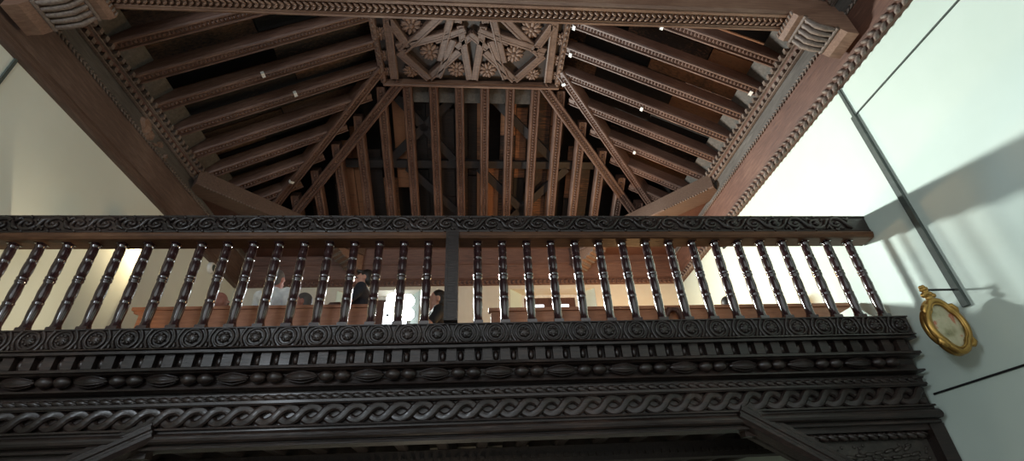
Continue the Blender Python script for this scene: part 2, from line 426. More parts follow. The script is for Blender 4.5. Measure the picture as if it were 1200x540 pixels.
# ------------------------------------------------------------------ flat panel with strapwork and rosettes
pan = thing('ceiling_panel', 'flat carved ceiling panel of star strapwork and flowers at the top of the roof', 'ceiling panel', ((AX0+AX1)/2, 4.2, ZA))
m = MB(); m.box(AX0, AX1, 1.2, AY+.02, ZA+.09, ZA+.16); m.build('board', M_PANEL, pan)
def strap(a, b, w=.135, z=ZA, lift=0.):
    q = MB(); a = Vector((a[0], a[1], z-lift)); b = Vector((b[0], b[1], z-lift)); L = (b-a).length
    c = w/2
    q.prism([(-c, .10), (-c, .006), (-c+.012, 0), (-.03, 0), (-.026, .008), (.026, .008), (.03, 0), (c-.012, 0), (c, .006), (c, .10)], 0, L, frame(a, b, (0,0,1)))
    return q.build('strap', M_STRAP, pan)
half = [((-1.20, 3.6), (-1.26, 5.36)), ((-1.14, 4.76), (-.34, 4.50)), ((-1.12, 4.84), (-.70, 5.34)), ((-.70, 5.33), (-.20, 4.80)),
        ((-.30, 4.20), (-.50, 4.98)), ((-.17, 4.36), (-.04, 5.34)), ((-1.2, 4.3), (-.95, 4.78)), ((-.42, 4.18), (-1.08, 4.84)),
        ((-.10, 4.42), (-.56, 4.62)), ((-.28, 4.6), (-.55, 5.30)), ((.02, 4.5), (-.24, 4.74)), ((-.55, 3.75), (-.30, 4.22)), ((-.1, 3.4), (-.2, 4.3)),
        ((-1.2, 4.22), (-.75, 4.02)), ((-.75, 4.02), (-.3, 4.22))]
i = 0
for a, b in half:
    for sg in (1, -1):
        l = (i % 5)*.004; i += 1
        strap((CX+sg*a[0], a[1]), (CX+sg*b[0], b[1]), .125 if abs(a[0]) > .3 else .11, ZA, l)
def rosette_bm():
    q = MB()
    for k in range(8):
        a = 2*PI*k/8; M = Matrix.Rotation(a, 3, 'Z')
        q.ball((.060*cos(a), .060*sin(a), -.006), (.046, .021, .018), 8, 5, M)
    q.ball((0, 0, -.012), .026, 8, 6)
    for k in range(8):
        a = 2*PI*(k+.5)/8; M = Matrix.Rotation(a, 3, 'Z')
        q.ball((.078*cos(a), .078*sin(a), .006), (.034, .016, .012), 6, 4, M)
    return q
rp = None
rpos = [(-.886, 4.40, 1.15), (-.65, 4.845, 1.15), (-.99, 5.235, .85), (-.25, 5.17, 1.05), (-1.36, 4.56, .8), (-1.36, 4.95, .7), (-1.36, 5.25, .6), (-.25, 4.02, 1.0), (-.85, 3.85, 1)]
for x, y, sc in rpos:
    for sg in (1, -1):
        Mx = Matrix.Translation(Vector((CX+sg*x, y, ZA+.055)) - Vector(pan.location)) @ Matrix.Rotation(random.random(), 4, 'Z') @ Matrix.Scale(sc*1.35, 4)
        if rp is None: rp = rosette_bm().build('rosette', M_ROSE, pan, None, Mx)
        else:
            c = rp.copy(); COL.objects.link(c); c.parent = pan; c.matrix_local = Mx
m = MB(); m.box(AX0-.02, AX1+.02, AY, AY+.05, ZA-.035, ZA+.1); m.tube([(AX0, AY+.02, ZA-.04), (AX1, AY+.02, ZA-.04)], .022, 8); m.box(AX0+.3, AX1-.25, AY-.02, AY+.02, ZA-.02, ZA+.05)
m.build('end_moulding', M_TIE, pan)
for x in (AX0, AX1):
    m = MB(); m.box(x-.05, x+.03, 1.2, AY, ZA-.015, ZA+.1)
    y = 3.3
    while y < AY: m.ball((x-.01, y, ZA-.015), (.03, .045, .02), 6, 4); y += .1
    m.build('side_moulding', M_STRAP, pan)

# ------------------------------------------------------------------ wall plates (friezes) with rope mouldings and dentils
def rope(q, f, a, b, step, r1, r2):
    """braided leaves along a line: f(t) -> centre, axis by 'y' or 'x'"""
    t = a
    while t < b:
        for sg in (1, -1):
            c, M = f(t, sg); q.ball(c, (r1, r2, r2*.8), 6, 4, M)
        t += step
def side_frieze(n, side):
    X = XL if side < 0 else XR; s = -side                    # s points into the room
    t = bpy.data.objects.new('trim_%d' % n, None); COL.objects.link(t); t.location = (X, 1, ZP); ORG[t.name] = Vector(t.location); t['kind'] = 'structure'
    def prof(pts, nm, mat, y0=1.0, y1=YB):
        q = MB(); p = [(X+s*u, z) for u, z in pts]; q.prism(p, y0, y1, None, 'y'); return q.build(nm, mat, t)
    prof([(-.0, 5.66), (.05, 5.66), (.06, 5.74), (.05, 5.80), (0, 5.80)], 'base_board', M_FRZY if s < 0 else M_FRZL, YF)
    prof([(0, 5.78), (.055, 5.78), (.12, 6.14), (0, 6.14)], 'lower_board', M_FRZY if s < 0 else M_FRZL, YF)
    prof([(0, 6.18), (.135, 6.18), (.17, 6.40), (0, 6.40)], 'upper_board', M_FRZG, YF)
    prof([(0, 6.14), (.125, 6.14), (.135, 6.18), (0, 6.18)], 'fillet', M_FRZG, YF)
    prof([(0, 6.40), (.20, 6.40), (.235, 6.43), (.235, 6.50), (0, 6.58)], 'cornice_board', M_SHUT, YF)
    q = MB()
    def f(y, sg):
        return Vector((X+s*.066, y+(.03 if sg > 0 else 0), 5.715+sg*.036)), Matrix.Rotation(sg*.75, 3, 'X') @ Matrix(((0, -1, 0), (1, 0, 0), (0, 0, 1)))
    if s < 0: rope(q, f, 1.8, YB-.05, .095, .056, .030); q.build('rope_moulding', M_CARV, t)
    else: q.prism([(X, 5.645), (X+.05, 5.645), (X+.075, 5.66), (X+.075, 5.70), (X+.06, 5.715), (X, 5.715)], 1.0, YB-.05, None, 'y'); q.build('plain_fillet', M_FRZL, t)
    q = MB()
    def f2(y, sg):
        return Vector((X+s*.135, y, 6.155+sg*.010)), Matrix.Rotation(sg*.7, 3, 'X') @ Matrix(((0, -1, 0), (1, 0, 0), (0, 0, 1)))
    rope(q, f2, 1.8, YB-.1, .055, .036, .013); q.build('cord_moulding', M_CARV, t)
    q = MB(); y = 2.2
    while y < 6.0:
        q.box(min(X+s*.17, X+s*.225), max(X+s*.17, X+s*.225), y, y+.05, 6.345, 6.405)
        q.box(min(X+s*.235, X+s*.30), max(X+s*.235, X+s*.30), y+.05, y+.092, 6.44, 6.505)
        y += .098
    q.box(min(X+s*.17, X+s*.205), max(X+s*.17, X+s*.205), 2.2, 6.0, 6.33, 6.345); q.box(min(X+s*.23, X+s*.262), max(X+s*.23, X+s*.262), 2.2, 6.0, 6.425, 6.44)
    q.build('dentil_row', M_CARV, t)
    return t
ft = side_frieze(4, -1); side_frieze(5, 1)
# split, broken place in the left frieze where raw wood shows
m = MB(); rnd = random.Random(4)
for cy, cz, r in ((4.78, 6.28, .13), (4.90, 6.22, .10), (5.12, 6.26, .06), (5.30, 6.20, .05), (5.05, 6.19, .035)):
    k = 9; ring = [(cy+r*rnd.uniform(.6, 1.15)*cos(2*PI*j/k), cz+r*rnd.uniform(.5, .9)*sin(2*PI*j/k)) for j in range(k)]
    lo = [(XL+.135+(z-6.18)*.16+.001, y, z) for y, z in ring]; hi = [(XL+.15+(z-6.18)*.16+rnd.uniform(0, .03), y*.7+cy*.3, z*.7+cz*.3) for y, z in ring]
    m.add(lo+hi+[(XL+.16+(cz-6.18)*.16, cy, cz)], [(j, (j+1) % k, k+(j+1) % k, k+j) for j in range(k)]+[(k+j, k+(j+1) % k, 2*k) for j in range(k)])
bo = m.build('broken_patch', M_ROSE, ft); bo['label'] = 'pale splintered wood'
t = bpy.data.objects.new('trim_6', None); COL.objects.link(t); t.location = (0, YB, ZP); ORG[t.name] = Vector(t.location); t['kind'] = 'structure'
for nm, pts in (('base_board', [(0, 5.66), (.05, 5.66), (.06, 5.74), (.05, 5.80), (0, 5.80)]), ('lower_board', [(0, 5.80), (.06, 5.80), (.11, 6.06), (0, 6.06)]),
                ('fillet', [(0, 6.06), (.13, 6.06), (.135, 6.11), (0, 6.11)]), ('upper_board', [(0, 6.11), (.12, 6.11), (.17, 6.38), (0, 6.38)]), ('cornice_board', [(0, 6.38), (.20, 6.38), (.22, 6.5), (0, 6.56)])):
    q = MB(); q.prism([(YB-u, z) for u, z in pts], XL, XR); q.build(nm, M_FRZX, t)
q = MB()
def f3(x, sg): return Vector((x, YB-.062, 5.70+sg*.022)), Matrix.Rotation(sg*-.6, 3, 'Y')
rope(q, f3, XL+.1, XR-.1, .085, .045, .024); q.build('rope_moulding', M_FRZX, t)
q = MB(); x = XL+.3
while x < XR-.3:
    q.box(x, x+.04, YB-.235, YB-.20, 6.40, 6.46); x += .075
q.build('dentil_row', M_CARV, t)

# ------------------------------------------------------------------ tie beam across the nave, on corbels
tb = thing('tie_beam', 'long carved tie beam crossing the nave under the roof, herringbone band on its underside', 'beam', (CX, 3.0, 6.20))
TY0, TY1, TZ = 2.86, 3.11, 6.20
m = MB(); m.prism([(TY0, TZ+.34), (TY0, TZ+.03), (TY0+.02, TZ), (TY0+.068, TZ), (TY0+.074, TZ+.030), (TY1-.074, TZ+.030), (TY1-.068, TZ), (TY1-.02, TZ), (TY1, TZ+.03), (TY1, TZ+.34)], XL+.1, XR-.1)
m.box(XL+.1, XR-.1, TY0+.035, TY0+.045, TZ-.008, TZ); m.box(XL+.1, XR-.1, TY1-.045, TY1-.035, TZ-.008, TZ)
m.build('beam', M_TIE, tb)
m = MB(); x = -3.6; yc = (TY0+TY1)/2
while x < 3.35:
    for sg in (1, -1):
        M = Matrix.Translation((x, yc+sg*.022, TZ+.012)) @ Matrix.Rotation(sg*-.75, 4, 'Z')
        m.ball(M.translation, (.040, .015, .020), 6, 4, Matrix.Rotation(sg*-.7, 3, 'Z'))
    x += .062
m.build('herringbone_band', M_TIE, tb)
def corbel(x0, x1, label, y0=2.83, y1=3.14, z1=6.195):
    """curved carved bracket under the beam end, x0 at the wall, x1 out"""
    c = thing('corbel', label, 'corbel', (x0, (y0+y1)/2, z1-.36), 'corbels under the tie beam')
    s = 1 if x1 > x0 else -1; L = abs(x1-x0)
    prof = [(0, 0), (L, 0), (L, -.06), (L*.93, -.10), (L*.80, -.10), (L*.72, -.16), (L*.60, -.24), (L*.45, -.25), (L*.36, -.27), (L*.2, -.36), (0, -.38)]
    q = MB(); q.prism([(x0+s*u, z1+v) for u, v in prof], y0, y1, None, 'y'); q.build('bracket', M_TIE, c)
    q = MB()
    for k in range(5):                               # reeds round the curved belly
        y = y0+.03+k*(y1-y0-.06)/4
        q.tube([(x0+s*L*.78, y, z1-.11), (x0+s*L*.66, y, z1-.22), (x0+s*L*.5, y, z1-.262), (x0+s*L*.36, y, z1-.285)], [.02, .03, .03, .02], 8)
    q.tube([(x0+s*L*.80, y0, z1-.105), (x0+s*L*.80, y1, z1-.105)], .022, 8); q.tube([(x0+s*L*.33, y0, z1-.29), (x0+s*L*.33, y1, z1-.29)], .022, 8)
    q.build('reeding', M_CARV, c)
    q = MB()
    for i in range(7):
        for j in range(3):
            y = y0+.02+i*(y1-y0-.04)/6; z = z1-.012-j*.018
            q.ball((x0+s*(L+.004), y, z), (.008, .016, .009), 6, 4)
    q.build('lattice_face', M_CARV, c)
corbel(XR-.13, 3.38, 'carved corbel with reeded belly carrying the right end of the tie beam')
corbel(XL+.13, -3.55, 'carved corbel carrying the left end of the tie beam')

# ------------------------------------------------------------------ corner beams across the back corners, with carved corbels
def corner(nm, a, b, wx, sgn):
    a, b = Vector(a), Vector(b); n = Vector((a.y-b.y, b.x-a.x, 0)).normalized()
    o = thing('corner_beam', 'heavy brown beam laid across the back %s corner of the roof' % nm, 'beam', ((a.x+b.x)/2, (a.y+b.y)/2, 6.21), 'beams across the back corners')
    q = MB(); q.prism([(-.17, 0), (.15, 0), (.17, .02), (.17, .26), (-.17, .26)], 0, (b-a).length, frame(a+Vector((0,0,6.21)), b+Vector((0,0,6.21)))); q.build('beam', M_CORN, o)
    q = MB(); d = (b-a).normalized(); k = .12
    inn = Vector((-d.y, d.x, 0))
    if (Vector((0, 5, 0))-a).dot(inn) < 0: inn = -inn
    while k < .9:
        p = a+d*k+inn*.165; q.ball((p.x, p.y, 6.215), .016, 6, 4); k += .045
    q.build('bead_row', M_CARV, o)
    q = MB()                                           # triangular board closing the corner above
    c = Vector((wx, YB-.1, 0))
    tri = [a, b, c]; vs = [Vector((p.x, p.y, 6.24)) for p in tri]+[Vector((p.x, p.y, 6.30)) for p in tri]
    q.add(vs, [(0,2,1), (3,4,5), (0,1,4,3), (1,2,5,4), (2,0,3,5)]); q.build('corner_board', M_SHUT, o)
    # carved corbel at the back wall end and at the side wall end
    for e, dd, w in ((b, -d, 'back'),):
        c = thing('corbel', 'carved corbel under the %s end of the back %s corner beam' % (w, nm), 'corbel', (e.x, e.y, 5.87), 'corbels under the corner beams')
        F = frame(e+Vector((0,0,6.205)), e+dd+Vector((0,0,6.205)))
        prof = [(.0, 0), (.62, 0), (.60, -.05), (.50, -.07), (.44, -.13), (.34, -.17), (.24, -.20), (.16, -.28), (.0, -.32)]
        q = MB(); q.prism([(u, v) for u, v in prof], -.14, .14, F @ Matrix(((1,0,0,0), (0,1,0,0), (0,0,1,0), (0,0,0,1))), 'y'); q.build('bracket', M_TIE, c)
        q = MB()
        for u, v in ((.57, -.055), (.47, -.10), (.39, -.15), (.29, -.185), (.20, -.24), (.11, -.295)):
            p0 = F @ Vector((u, -.145, v)); p1 = F @ Vector((u, .145, v)); q.tube([p0, p1], .024, 8)
        q.build('reeding', M_CARV, c)
corner('left', (-4.22, 6.02, 0), (-2.18, 8.18, 0), XL+.1, -1)
corner('right', (3.98, 6.02, 0), (2.02, 8.18, 0), XR-.1, 1)

# ------------------------------------------------------------------ gallery front: one carved cornice, band by band
x0, x1 = XL+.005, XR-.075
gf = thing('gallery_front', 'deep dark carved cornice beam along the front of the choir loft', 'cornice', (CX, 4.2, 2.28))
def band(name, prof, extra=None, mat=M_FRONT, a=x0, b=x1):
    q = MB(); q.prism(prof, a, b)
    if extra: extra(q)
    return q.build(name, mat, gf)
YBK = 4.30
def roundels(q):
    x = -.06-17*.249; zc = 3.092; yf = 3.957
    while x < x1-.05:
        if x > x0+.1:
            q.tube([(x+.074*cos(2*PI*k/18), yf, zc+.074*sin(2*PI*k/18)) for k in range(18)], .012, 6, True)
            q.ball((x, yf+.005, zc), (.048, .022, .048), 12, 7)
            for k in range(7):
                a = 2*PI*k/7+x*3; q.ball((x+.034*cos(a), yf-.012, zc+.034*sin(a)), (.017, .010, .011), 6, 4, Matrix.Rotation(-a, 3, 'Y'))
        xm = x+.1245
        if x0+.08 < xm < x1-.08:
            for sg in (1, -1):
                q.tube([(xm+sg*(.012+.034*(abs(t)**1.6)), yf, zc+t*.08) for t in (-1, -.6, -.2, .2, .6, 1)], [.016, .014, .011, .011, .014, .016], 6)
            q.ball((xm, yf, zc-.06), (.014, .012, .03), 6, 5)
        x += .249
band('roundel_band', [(YBK, 3.18), (3.955, 3.18), (3.94, 3.176), (3.94, 3.166), (3.96, 3.164), (3.965, 3.012), (3.94, 3.008), (3.935, 2.996), (YBK, 2.99)], roundels)
def dentils(q):
    x = x0+.05; k = 0
    while x < x1-.09:
        q.box(x, x+.082, 3.995, 4.06, 2.864, 2.968)
        if x+.15 < x1: q.ball((x+.117, 4.05, 2.918), (.026, .034, .048), 8, 6)
        x += .151
band('dentil_band', [(YBK, 2.99), (3.955, 2.99), (3.955, 2.968), (4.0, 2.97), (4.055, 2.968), (4.055, 2.862), (3.985, 2.858), (3.98, 2.835), (YBK, 2.832)], dentils)
def beads(q):
    x = x0+.12; zc = 2.785; yc = 4.07
    while x < x1-.05:
        L = .25
        prof = [(.006, 0), (.022, .02), (.036, .06), (.046, .11), (.048, .13), (.044, .16), (.032, .205), (.018, .235), (.006, L)]
        if x+L < x1:
            q.lathe([(r, t+x) for r, t in prof], 12, Matrix.Translation((0, yc, zc)), 'x')
            for k in range(8):
                a = 2*PI*k/8; q.tube([(x+t, yc+r*1.02*cos(a), zc+r*1.02*sin(a)) for r, t in prof[1:-1]], .006, 4)
        for c in (.325, .455):
            if x+c+.06 < x1:
                q.lathe([(.010, x+c-.062), (.030, x+c-.05), (.046, x+c-.02), (.048, x+c), (.044, x+c+.022), (.028, x+c+.05), (.010, x+c+.062)], 12, Matrix.Translation((0, yc, zc)), 'x')
                q.lathe([(.022, x+c-.056), (.026, x+c-.05), (.022, x+c-.044)], 10, Matrix.Translation((0, yc, zc)), 'x')
        x += .54
band('bead_band', [(YBK, 2.832), (4.0, 2.832), (4.02, 2.822), (4.10, 2.82), (4.115, 2.77), (4.10, 2.712), (4.03, 2.708), (4.025, 2.694), (4.06, 2.688), (YBK, 2.685)], beads)
def leaves(q):
    x = x0+.03
    while x < x1-.1:
        M = Matrix.Translation((x+.055, 4.098, 2.625)) @ Matrix.Rotation(.22, 4, 'Y')
        q.ball(M.translation, (.062, .022, .028), 8, 5, Matrix.Rotation(.22, 3, 'Y') @ Matrix.Rotation(.2, 3, 'Z'))
        q.ball((x+.075, 4.082, 2.637), (.035, .012, .009), 6, 4, Matrix.Rotation(.2, 3, 'Y'))
        q.ball((x+.072, 4.084, 2.612), (.035, .012, .009), 6, 4, Matrix.Rotation(.25, 3, 'Y'))
        x += .088
band('leaf_band', [(YBK, 2.685), (4.14, 2.685), (4.14, 2.66), (4.085, 2.657), (4.085, 2.645), (4.105, 2.64), (4.108, 2.608), (4.075, 2.603), (4.075, 2.582), (YBK, 2.58)], leaves)
def braid(q):
    zc = 2.499; A = .056; P = .352; n = int((x1-x0-.1)/.022)
    for ph in (0, PI):
        pts = []
        for i in range(n+1):
            x = x0+.05+i*.022; a = 2*PI*(x-.03)/P+ph
            sn = sin(a); sh = math.copysign(abs(sn)**.8, sn)
            pts.append((x, zc+A*sh, 4.112-.014*cos(a), 2*PI/P*A*cos(a)))
        w = .033; vs = []; fs = []
        for x, z, y, sl in pts:
            tl = math.sqrt(1+sl*sl); nx, nz = -sl/tl, 1/tl
            for u, dy in ((-w, .03), (-w, .004), (-w*.6, -.008), (-.006, -.010), (.006, -.010), (w*.6, -.008), (w, .004), (w, .03)):
                vs.append((x+nx*u, y+dy, z+nz*u))
        for i in range(len(pts)-1):
            for k in range(7): fs.append((i*8+k, i*8+k+1, (i+1)*8+k+1, (i+1)*8+k))
        q.add(vs, fs)
    k = math.floor(x0/(P/2))
    x = .03
    while x > x0+.1: x -= P/2
    while x < x1-.06:
        if x > x0+.06:
            xe = x+P/4
            q.ball((x, 4.13, zc), (.026, .030, .015), 10, 6)
            for sg in (1, -1):
                q.ball((xe, 4.135, zc+sg*.074), (.030, .014, .014), 6, 4)
        x += P/2
band('interlace_band', [(YBK, 2.58), (4.085, 2.58), (4.09, 2.572), (4.145, 2.57), (4.15, 2.425), (4.10, 2.42), (4.095, 2.405), (YBK, 2.40)], braid)
band('roll_moulding', [(YBK, 2.405), (4.13, 2.405), (4.13, 2.385), (4.10, 2.382), (4.085, 2.372), (4.072, 2.355), (4.068, 2.338), (4.074, 2.32), (4.09, 2.308), (4.14, 2.305), (4.14, 2.296), (YBK, 2.295)], None, M_FRONT, x0, XR-.07)
band('bottom_fillet', [(YBK, 2.297), (4.125, 2.297), (4.12, 2.29), (4.125, 2.272), (YBK, 2.272)], None, M_FRONT, x0, XR-.07)

# ------------------------------------------------------------------ balustrade
bs = thing('balustrade', 'dark carved balustrade of turned balusters along the choir loft front', 'balustrade', (CX, 4.0, 3.182))
rail0, rail1 = XL+.005, XR-.01
m = MB(); m.prism([(3.925, 4.09), (4.10, 4.09), (4.10, 4.285), (3.93, 4.285), (3.91, 4.275), (3.918, 4.262), (3.925, 4.255), (3.925, 4.12), (3.915, 4.11)], rail0, rail1)
rl = m.build('handrail', M_FRONT, bs)
m = MB(); x = rail0+.1; k = 0; zc = 4.187
while x < rail1-.2:
    s = 1 if k % 2 == 0 else -1
    sp = [(x+.088*(1-t*.80)*cos(s*(t*7.4+.4)), 3.917, zc+.070*(1-t*.82)*sin(s*(t*7.4+.4))) for t in [j/22 for j in range(23)]]
    m.tube(sp, [.021*(1-.35*j/22) for j in range(23)], 6)
    m.ball((x, 3.915, zc), .024, 8, 5)
    for a in (.6, 1.5, 2.4, 3.6, 4.5, 5.4): m.ball((x+.092*cos(a), 3.918, zc+.076*sin(a)), (.026, .014, .012), 6, 4, Matrix.Rotation(-a-.7, 3, 'Y'))
    m.tube([(x+.088, 3.917, zc+s*.03), (x+.125, 3.914, zc-s*.035), (x+.165, 3.917, zc-s*.055)], [.016, .024, .010], 6)
    m.tube([(x+.10, 3.917, zc+s*.066), (x+.125, 3.912, zc+s*.03), (x+.155, 3.917, zc+s*.068)], [.012, .022, .012], 6)
    x += .222; k += 1
m.build('carved_scroll_band', M_FRONT, rl)
m = MB(); m.prism([(3.905, 4.085), (3.895, 4.07), (3.90, 4.045), (3.915, 4.022), (3.93, 4.018), (4.09, 4.018), (4.10, 4.03), (4.10, 4.09), (3.92, 4.09)], rail0, rail1-.01)
m.build('rail_moulding', M_RAILM, rl)
def baluster_bm():
    H = .86; q = MB()
    q.box(-.040, .040, -.040, .040, 0, .03)
    prof = [(.042, .03), (.034, .045), (.026, .06), (.027, .10), (.033, .15), (.036, .19), (.034, .235), (.030, .245), (.042, .252), (.042, .262), (.031, .27), (.034, .31), (.038, .35), (.034, .40), (.028, .43),
            (.027, .445), (.042, .453), (.044, .463), (.033, .473), (.033, .480), (.044, .488), (.042, .498), (.029, .506), (.036, .545), (.039, .59), (.036, .63), (.030, .655), (.041, .662), (.041, .672), (.030, .68), (.033, .72), (.034, .75), (.029, .785), (.026, .80), (.036, .808), (.036, .818), (.030, .828)]
    q.lathe([(.023+r*.50 if r < .0395 else r, t) for r, t in prof], 14)
    return q
def block(z0, z1, a):
    q = MB(); q.box(-a, a, -a, a, z0, z1); return q
xsb = [-.199-.231*(k+1) for k in range(17)] + [-.199+.238*(k+1) for k in range(17)]
proto = None
off = Vector(bs.location)
for x in sorted(xsb):
    Mx = Matrix.Translation(Vector((x, 4.0, 3.180))-off)
    if proto is None:
        proto = baluster_bm().build('baluster', M_BAL, bs, None, Mx)
        cap = block(.832, .868, .040).build('cap_block', M_BAL, proto, None, Matrix.Identity(4))
        foot = block(-.004, .026, .042).build('foot_block', M_BAL, proto, None, Matrix.Identity(4))
    else:
        c = proto.copy(); COL.objects.link(c); c.parent = bs; c.matrix_local = Mx
        for ch in (cap, foot):
            d = ch.copy(); COL.objects.link(d); d.parent = c; d.matrix_local = Matrix.Identity(4)
m = MB(); m.box(-.258, -.140, 3.885, 4.05, 3.182, 4.085); m.box(-.258, -.235, 3.879, 3.886, 3.19, 4.08); m.box(-.163, -.140, 3.879, 3.886, 3.19, 4.08)
m.build('newel_post', M_FRONT, bs)

# ------------------------------------------------------------------ under the loft: spandrels, braces, joists
def spandrel(nm, P, wallx, sgn):
    """panel between the beam, the wall and the slanting brace; P = brace foot/top x"""
    o = thing('spandrel_panel', 'dark carved leaf panel under the gallery front at the %s wall' % nm, 'panel', (wallx, 4.25, 1.7), 'carved corner panels under the loft')
    xt, xb = P                                        # brace outer x at the top (z 2.28) and at z 1.7
    q = MB()
    vs = [(xt, 2.275), (xb, 1.62), (wallx, 1.62), (wallx, 2.275)]
    q.prism(vs if sgn > 0 else vs[::-1], 4.27, 4.33, None, 'y'); fq = q
    q = MB(); d = Vector((xb-xt, 0, 1.62-2.275)); L = d.length
    F = frame((xt-.03*sgn, 4.11, 2.325), (xb, 4.11, 1.62), (0, -1, 0))
    w = .19*sgn
    q.prism([(u*sgn*(1), v) for u, v in [(-.02, -.12), (-.02, .03), (.01, .055), (.035, .055), (.045, .04), (.06, .04), (.07, .05), (.095, .05), (.105, .03), (.12, .03), (.13, .015), (.16, .01), (.16, -.12)]], -.06, L, F); q.build('brace', M_FRONT, o)
    q = MB(); q.box(min(xt, wallx), max(xt, wallx), 4.19, 4.28, 2.225, 2.275)
    q.box(wallx-.13 if sgn > 0 else wallx, wallx if sgn > 0 else wallx+.13, 4.17, 4.28, 1.62, 2.275); q.build('panel_frame', M_FRONT, o)
    q = MB()
    a, b = (xt+.33*sgn, wallx-.15*sgn)
    x = a
    while (x-b)*sgn < 0:
        q.ball((x, 4.225, 2.192), (.055, .03, .032), 8, 5, Matrix.Rotation(.35*sgn, 3, 'Y')); q.ball((x+.02*sgn, 4.20, 2.20), (.035, .012, .009), 6, 4, Matrix.Rotation(.4*sgn, 3, 'Y'))
        x += .09*sgn
    dn = d.normalized()
    t = .42
    while t < L-.03:                                   # leaf row along the brace
        p = Vector((xt, 4.24, 2.275))+dn*t+Vector((.19*sgn, 0, .0))+Vector((.09*sgn, 0, 0))
        q.ball(p, (.05, .025, .028), 8, 5, Matrix.Rotation(.9*sgn, 3, 'Y')); t += .085
    q.build('leaf_border', M_FRONT, o)
    q = fq; rnd = random.Random(5)
    for k in range(9):                                 # spray of leaves over the field
        bx = wallx-sgn*(.35+.09*k); a = -.5+.12*k
        for j in range(4):
            q.ball((bx+sgn*.05*j, 4.262, 2.10-.05*j-.01*k), (.055, .012, .016), 6, 4, Matrix.Rotation(sgn*(a+.25*j), 3, 'Y'))
    for k in range(40):
        x = wallx-sgn*rnd.uniform(.18, 1.0); z = rnd.uniform(1.75, 2.14)
        q.ball((x, 4.266, z), (.014, .012, .014), 6, 4)
    q.build('carved_field', M_CARV2, o)
spandrel('right', (2.28, 3.40), XR-.02, 1)
spandrel('left', (-2.50, -3.95), XL+.01, -1)
x = XL+.25; k = 0
while x < XR-.1:
    m = MB(); m.prism([(x-.06, 2.44), (x-.045, 2.42), (x+.045, 2.42), (x+.06, 2.44), (x+.06, 2.835), (x-.06, 2.835)], 4.31, YB-.01, None, 'y')
    tag(m.build('floor_joist', M_JOIST), 'dark floor joist of the choir loft behind the carved front beam', 'joist', 'floor joists under the choir loft')
    x += .42
m = MB(); m.box(XL+.02, XR-.02, 5.6, 5.82, 2.25, 2.415)
x = XL+.1
while x < XR-.1: m.box(x, x+.05, 5.57, 5.6, 2.30, 2.335); x += .09
tag(m.build('cross_beam', M_JOIST), 'dark cross beam carrying the joists under the choir loft', 'beam')
m = MB(); m.box(XL, XR, YB-.03, YB-.002, 1.2, 2.80); struct(m.build('trim_7', M_WB))

# ------------------------------------------------------------------ pews in the choir
def pew(xa, xb, y, top, label, arm_x, slant):
    o = thing('pew', label, 'pew', ((xa+xb)/2, y, ZCH), 'pews in the choir loft')
    q = MB(); z0 = ZCH+.30
    if slant: poly = [(xa, z0), (xb-.42, z0), (xb-.40, top-.20), (xb, top-.012), (xb, top), (xa, top)]
    else: poly = [(xa, top-.03), (xa+.06, top-.05), (xa+.06, z0), (xb, z0), (xb, top), (xa, top)]
    q.prism(poly, y, y+.035, None, 'y'); q.box(xa-.02, xb, y-.02, y+.055, top-.004, top+.03); q.build('backrest', M_PEW, o)
    q = MB(); q.box(xa+.08, xb-.45, y+.036, y+.46, ZCH+.41, ZCH+.45); q.build('seat', M_PEW, o)
    for xx in (xa+.10, xb-.48):
        q = MB(); q.prism([(y-.02, ZCH), (y+.46, ZCH), (y+.46, ZCH+.41), (y+.06, ZCH+.41), (y+.05, ZCH+.62), (y-.02, ZCH+.62)], xx, xx+.045); q.build('end_panel', M_PEW, o)
    for ax in arm_x:                                   # bentwood hoop standing up at the seat
        yy = y-.05 if slant else y+.09; tt = top if slant else top+.11
        q = MB(); q.tube([(ax-.20, yy, top-.35), (ax-.13, yy, tt-.14), (ax-.05, yy, tt-.03), (ax+.03, yy, tt-.03), (ax+.06, yy, tt-.10), (ax+.06, yy, top-.35)], .03, 8); q.build('arm_hoop', M_SHUT, o)
pew(-3.50, -1.12, 4.88, 3.745, 'reddish brown pew at the left of the loft behind the balusters', [-1.5], False)
pew(.17, 4.02, 4.52, 3.525, 'long brown pew at the right of the loft with a slanted end', [2.05], True)

# ------------------------------------------------------------------ lamp stand in the left window
lp = thing('floodlight', 'cluster of four dazzling white lamp heads on a stand before the left window', 'lamp', (-1.25, 7.75, ZCH))
LZ = 5.0
m = MB(); m.tube([(-1.25, 7.75, ZCH+.5), (-1.25, 7.75, LZ-.05)], .018, 8); m.build('pole', M_IRON, lp)
for k in range(3):
    a = 2*PI*k/3+.5; m = MB(); m.tube([(-1.25, 7.75, ZCH+.75), (-1.25+.45*cos(a), 7.75+.4*sin(a), ZCH+.012)], .012, 6); m.build('leg', M_IRON, lp)
aim = Vector((.45, -1, -.22)).normalized()
m = MB(); m.seg((-1.48, 7.75, LZ-.14), (-1.02, 7.75, LZ-.14), .03, .03); m.seg((-1.48, 7.75, LZ+.1), (-1.02, 7.75, LZ+.1), .03, .03); m.seg((-1.25, 7.75, LZ-.2), (-1.25, 7.75, LZ+.16), .03, .03); m.build('bar', M_IRON, lp)
for cx, cz, r in ((-1.40, LZ+.10, .12), (-1.15, LZ+.08, .12), (-1.13, LZ-.16, .11), (-1.37, LZ-.20, .08)):
    c = Vector((cx, 7.70, cz)); F = frame(c, c+aim)
    m = MB(); m.lathe([(.03, -.02), (r*.8, .0), (r*1.05, .07), (r*1.05, .10), (r*.98, .10), (r*.95, .075)], 20, F, 'x'); hd = m.build('lamp_head', M_IRON, lp)
    m = MB(); m.lathe([(r*.3, .082), (r*.96, .080), (r*.96, .086), (r*.5, .10), (.01, .106)], 20, F, 'x'); m.build('lens', M_LAMP, hd)

